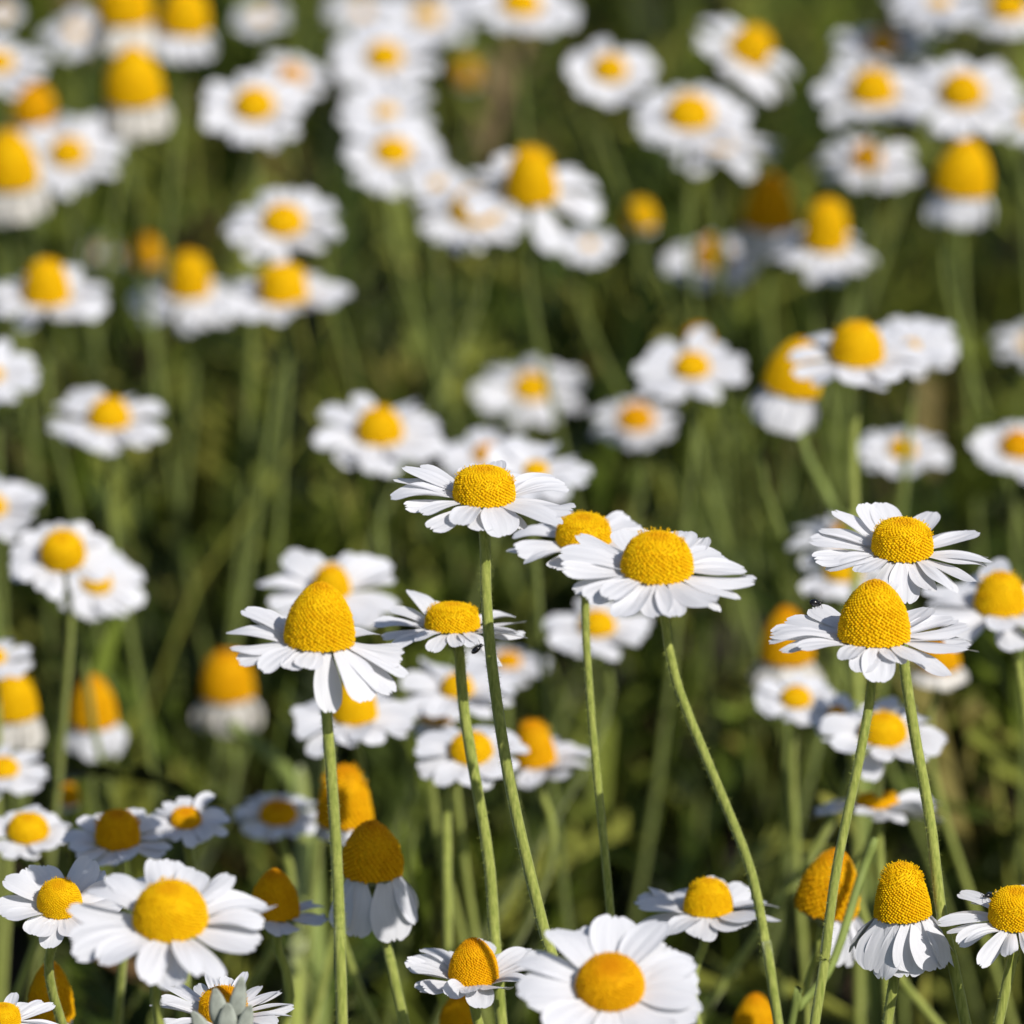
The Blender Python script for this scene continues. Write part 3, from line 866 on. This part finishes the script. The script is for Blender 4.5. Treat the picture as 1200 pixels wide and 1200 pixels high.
# grey woolly bud before the ragged daisy at the bottom edge
bp = at(264, 1232, 0.965)
t = thing("leaf_bud", "silvery woolly leaf bud in front of the ragged bottom daisy", "bud", bp)
for k, (dx, dz, L, w, an, yy) in enumerate([(-0.0006, 0.0034, 0.0080, 0.0040, -8, 0.0006), (0.0016, 0.0034, 0.0100, 0.0036, 9, 0.0010), (0.0004, 0.0020, 0.0072, 0.0042, 2, -0.0006),
                                            (0.0026, 0.0010, 0.0084, 0.0034, 15, -0.0010), (-0.0026, 0.0012, 0.0072, 0.0036, -26, -0.0004), (-0.0002, 0.0, 0.0060, 0.0042, -6, -0.0020),
                                            (0.0014, -0.0004, 0.0066, 0.0036, 8, -0.0024)]):
    v, f = [], []
    NR, S = 14, 12
    for i in range(NR):
        u = i / (NR - 1)
        w_ = w * 0.5 * (math.sin(math.pi * min(1, 0.16 + u * 0.80)) ** 0.8)
        for j in range(S):
            a = 2 * math.pi * j / S
            fl = 0.30 if math.sin(a) > 0 else 0.42
            v.append((w_ * math.cos(a), w_ * fl * math.sin(a) - 0.0006 * math.sin(u * 3) + (0.00022 if abs(math.cos(a)) < 0.3 else 0) - 0.0012 * max(0, u - 0.7) ** 2 * 10, u * L))
    for i in range(NR - 1):
        for j in range(S):
            j2 = (j + 1) % S
            f.append((i * S + j, i * S + j2, (i + 1) * S + j2, (i + 1) * S + j))
    f.append(tuple(range(S))[::-1])
    f.append(tuple((NR - 1) * S + j for j in range(S)))
    o = link(bpy.data.objects.new("bract", mesh("bract", v, f, M_WOOL)), t)
    o.matrix_local = Matrix.Translation((dx * 0.85, yy, dz))  @ Matrix.Rotation(R(an), 4, 'Y') @ Matrix.Diagonal((0.78, 0.8, 0.92, 1))
pts = [Vector((0, 0, 0.003)), Vector((0.0006, 0.001, -0.02)), Vector((-0.004, 0.004, -0.09)), Vector((-0.006, 0.008, -bp.z - 0.004))]
v, f = tube(spline(pts, 14), [0.0010] * 14, 8)
link(bpy.data.objects.new("stem", mesh("stem", v, f, M_STEM)), t)


def stalk(name, label, cat, pts, r0, r1, mat, flat=1.0):
    """a bare stalk or leaf through points of the place, rooted in the soil"""
    P = [at(*p) for p in pts]
    last, prev = P[-1], P[-2]
    dr = (last - prev).normalized()
    base = Vector((last.x + dr.x * 0.06, last.y + dr.y * 0.06 + 0.01, 0))
    P += [last * 0.5 + base * 0.5 + Vector((dr.x * 0.012, 0, 0)), base - Vector((0, 0, 0.005))]
    C = spline(P, 26)
    rad = [r0 + (r1 - r0) * min(1, i / 16) for i in range(26)]
    rad[0] *= 0.55
    v, f = tube([c - base for c in C], rad, 8)
    o = bpy.data.objects.new(name, mesh(name, v, f, mat))
    o.location = base
    o["label"] = label
    o["category"] = cat
    return link(o)


stalk("cut_stalk", "pale cut stalk leaning between the amber cone and the skirted daisy", "stalk", [(1026, 982, 1.07), (1008, 1030, 1.07), (975, 1130, 1.06), (938, 1180, 1.05), (925, 1215, 1.05)], 0.0009, 0.0007, M_LEAF)
stalk("grass_blade", "broad pale green blade slanting down beside the glowing orange cone", "leaf", [(268, 848, 1.34), (300, 872, 1.34), (338, 910, 1.33), (360, 975, 1.32), (368, 1060, 1.3)], 0.0014, 0.0021, M_LEAF)
stalk("stalk", "thick soft green stalk behind the pointed daisy's stem", "stalk", [(352, 900, 1.3), (356, 960, 1.28), (352, 1080, 1.25), (345, 1200, 1.2)], 0.0012, 0.0019, M_STEM)
stalk("stalk", "straight soft stalk slanting under the golden cone of the middle row", "stalk", [(935, 500, 1.3), (950, 545, 1.3), (978, 600, 1.3), (1000, 680, 1.28)], 0.0010, 0.0011, M_LEAF)

# ------------------------------------------------------------------ undergrowth
def undergrowth():
    rg = np.random.default_rng(11)
    F = np.array(FLOWERS)
    V, Q = [], []
    nv = 0

    def clear(P):
        """no point of this blade lies in front of a flower head"""
        x, y, d = project(P)
        if d.min() < 0.6:
            return True
        for fx, fy, fw, fh, fd in F:
            m = d < fd + 0.01
            if not m.any():
                continue
            if ((((x - fx) / (fw + 10)) ** 2 + ((y - fy) / (fh + 10)) ** 2 < 1) & m).any():
                return False
        return True

    def ok_focus(P):
        x, y, d = project(P)
        return not ((d < 1.22) & (y < 1215) & (y > 0) & (x > -20) & (x < 1220)).any()

    # the plants stand in tufts with bare soil between
    tc_ = rg.uniform([-0.6, 0.7], [0.6, 3.8], (150, 2))
    tr_ = rg.uniform(0.025, 0.07, 150)

    def tuft(x, y):
        q = ((tc_[:, 0] - x) ** 2 + (tc_[:, 1] - y) ** 2) / tr_ ** 2
        return rg.random() < 0.05 + math.exp(-q.min() * 0.9)

    # upright stalks
    count = 0
    for _ in range(8500):
        yy = rg.uniform(0.75, 3.7)
        hw = 0.0925 * yy + 0.16
        xx = rg.uniform(-hw, hw)
        if not tuft(xx, yy):
            continue
        hgt = rg.uniform(0.07, 0.235) if rg.random() < 0.8 else rg.uniform(0.03, 0.1)
        lean = rg.normal(0, 0.34, 2) * hgt
        bow = rg.normal(0, 0.13, 2) * hgt
        t = np.linspace(0, 1, 6)
        P = np.stack([xx + lean[0] * t + bow[0] * np.sin(math.pi * t), yy + lean[1] * t + bow[1] * np.sin(math.pi * t), hgt * t - 0.004], 1)
        if not (ok_focus(P) and clear(P)):
            continue
        r0 = rg.uniform(0.0004, 0.0010)
        rad = r0 * (1.1 - 0.45 * t)
        S = 5
        an = np.arange(S) * 2 * math.pi / S
        ring = np.stack([np.cos(an), np.sin(an), np.zeros(S)], 1)
        vv = (P[:, None, :] + rad[:, None, None] * ring[None]).reshape(-1, 3)
        V.append(vv)
        for i in range(5):
            for k in range(S):
                k2 = (k + 1) % S
                Q.append((nv + i * S + k, nv + i * S + k2, nv + (i + 1) * S + k2, nv + (i + 1) * S + k))
        nv += len(vv)
        count += 1
    # feathery leaves: a midrib and short narrow leaflets
    for _ in range(17000):
        yy = rg.uniform(0.75, 3.7)
        hw = 0.0925 * yy + 0.16
        xx = rg.uniform(-hw, hw)
        if not tuft(xx, yy):
            continue
        z0 = rg.uniform(0.0, 0.175) * rg.random() ** 0.35
        L = rg.uniform(0.035, 0.085)
        az = rg.uniform(0, 2 * math.pi)
        el = rg.uniform(0.35, 1.4)
        dv = np.array([math.cos(az) * math.cos(el), math.sin(az) * math.cos(el), math.sin(el)])
        t = np.linspace(0, 1, 7)
        P = np.array([xx, yy, z0]) + dv * L * t[:, None] - np.array([0, 0, 0.25 * L]) * (t ** 2)[:, None]
        if not (ok_focus(P) and clear(P)):
            continue
        sd = np.cross(dv, [0, 0, 1.0])
        sd /= np.linalg.norm(sd) + 1e-6
        up = np.cross(sd, dv)
        wr = 0.0007
        vv = np.concatenate([P - sd * wr, P + sd * wr])
        V.append(vv)
        for i in range(6):
            Q.append((nv + i, nv + i + 1, nv + 7 + i + 1, nv + 7 + i))
        # leaflets share the midrib's vertices so that the whole leaf keeps one tone
        b0 = nv
        nv += len(vv)
        for i in range(1, 7):
            for sgn, o in ((-1, 0), (1, 7)):
                ln = 0.013 * (1 - 0.55 * abs(t[i] - 0.45)) * rg.uniform(0.7, 1.2)
                dr = sd * sgn * 0.8 + dv * 0.6 + up * rg.normal(0.1, 0.25)
                p = P[i] + sd * sgn * wr
                a = p + dr * ln * 0.55 + dv * 0.0009
                b = p + dr * ln
                V.append(np.array([a, b]))
                Q.append((b0 + o + i, b0 + o + i - 1, nv + 1, nv))
                nv += 2
    # broader leaves leaning out of the tufts
    for _ in range(5200):
        yy = rg.uniform(0.8, 3.4)
        hw = 0.0925 * yy + 0.16
        xx = rg.uniform(-hw, hw)
        if not tuft(xx, yy):
            continue
        z0 = rg.uniform(0.01, 0.17)
        L = rg.uniform(0.02, 0.05)
        az = rg.uniform(0, 2 * math.pi)
        el = rg.uniform(0.5, 1.45)
        dv = np.array([math.cos(az) * math.cos(el), math.sin(az) * math.cos(el), math.sin(el)])
        t = np.linspace(0, 1, 7)
        P = np.array([xx, yy, z0]) + dv * L * t[:, None] - np.array([0, 0, 0.25 * L]) * (t ** 2)[:, None]
        if not (ok_focus(P) and clear(P)):
            continue
        sd = np.cross(dv, [0, 0, 1.0])
        sd /= np.linalg.norm(sd) + 1e-6
        sd = sd * math.cos(az * 3) + np.cross(sd, dv) * math.sin(az * 3)
        wd = rg.uniform(0.0012, 0.0028) * np.sin(math.pi * np.clip(0.08 + 0.9 * t, 0, 1))[:, None]
        V.append(np.concatenate([P - sd * wd, P + sd * wd]))
        for i in range(6):
            Q.append((nv + i, nv + i + 1, nv + 7 + i + 1, nv + 7 + i))
        nv += 14
    # ground-hugging litter of short blades
    V = np.concatenate(V)
    me = bpy.data.meshes.new("undergrowth")
    Q = np.array(Q, dtype=np.int32)
    me.vertices.add(len(V))
    me.vertices.foreach_set("co", V.astype(np.float32).ravel())
    me.loops.add(len(Q) * 4)
    me.loops.foreach_set("vertex_index", Q.ravel())
    me.polygons.add(len(Q))
    me.polygons.foreach_set("loop_start", np.arange(len(Q), dtype=np.int32) * 4)
    me.polygons.foreach_set("use_smooth", np.ones(len(Q), dtype=bool))
    me.update(calc_edges=True)
    me.materials.append(M_UNDER)
    o = link(bpy.data.objects.new("undergrowth", me))
    o["kind"] = "stuff"
    o["label"] = "dense green stalks and feathery leaves under the daisies"
    o["category"] = "foliage"


undergrowth()
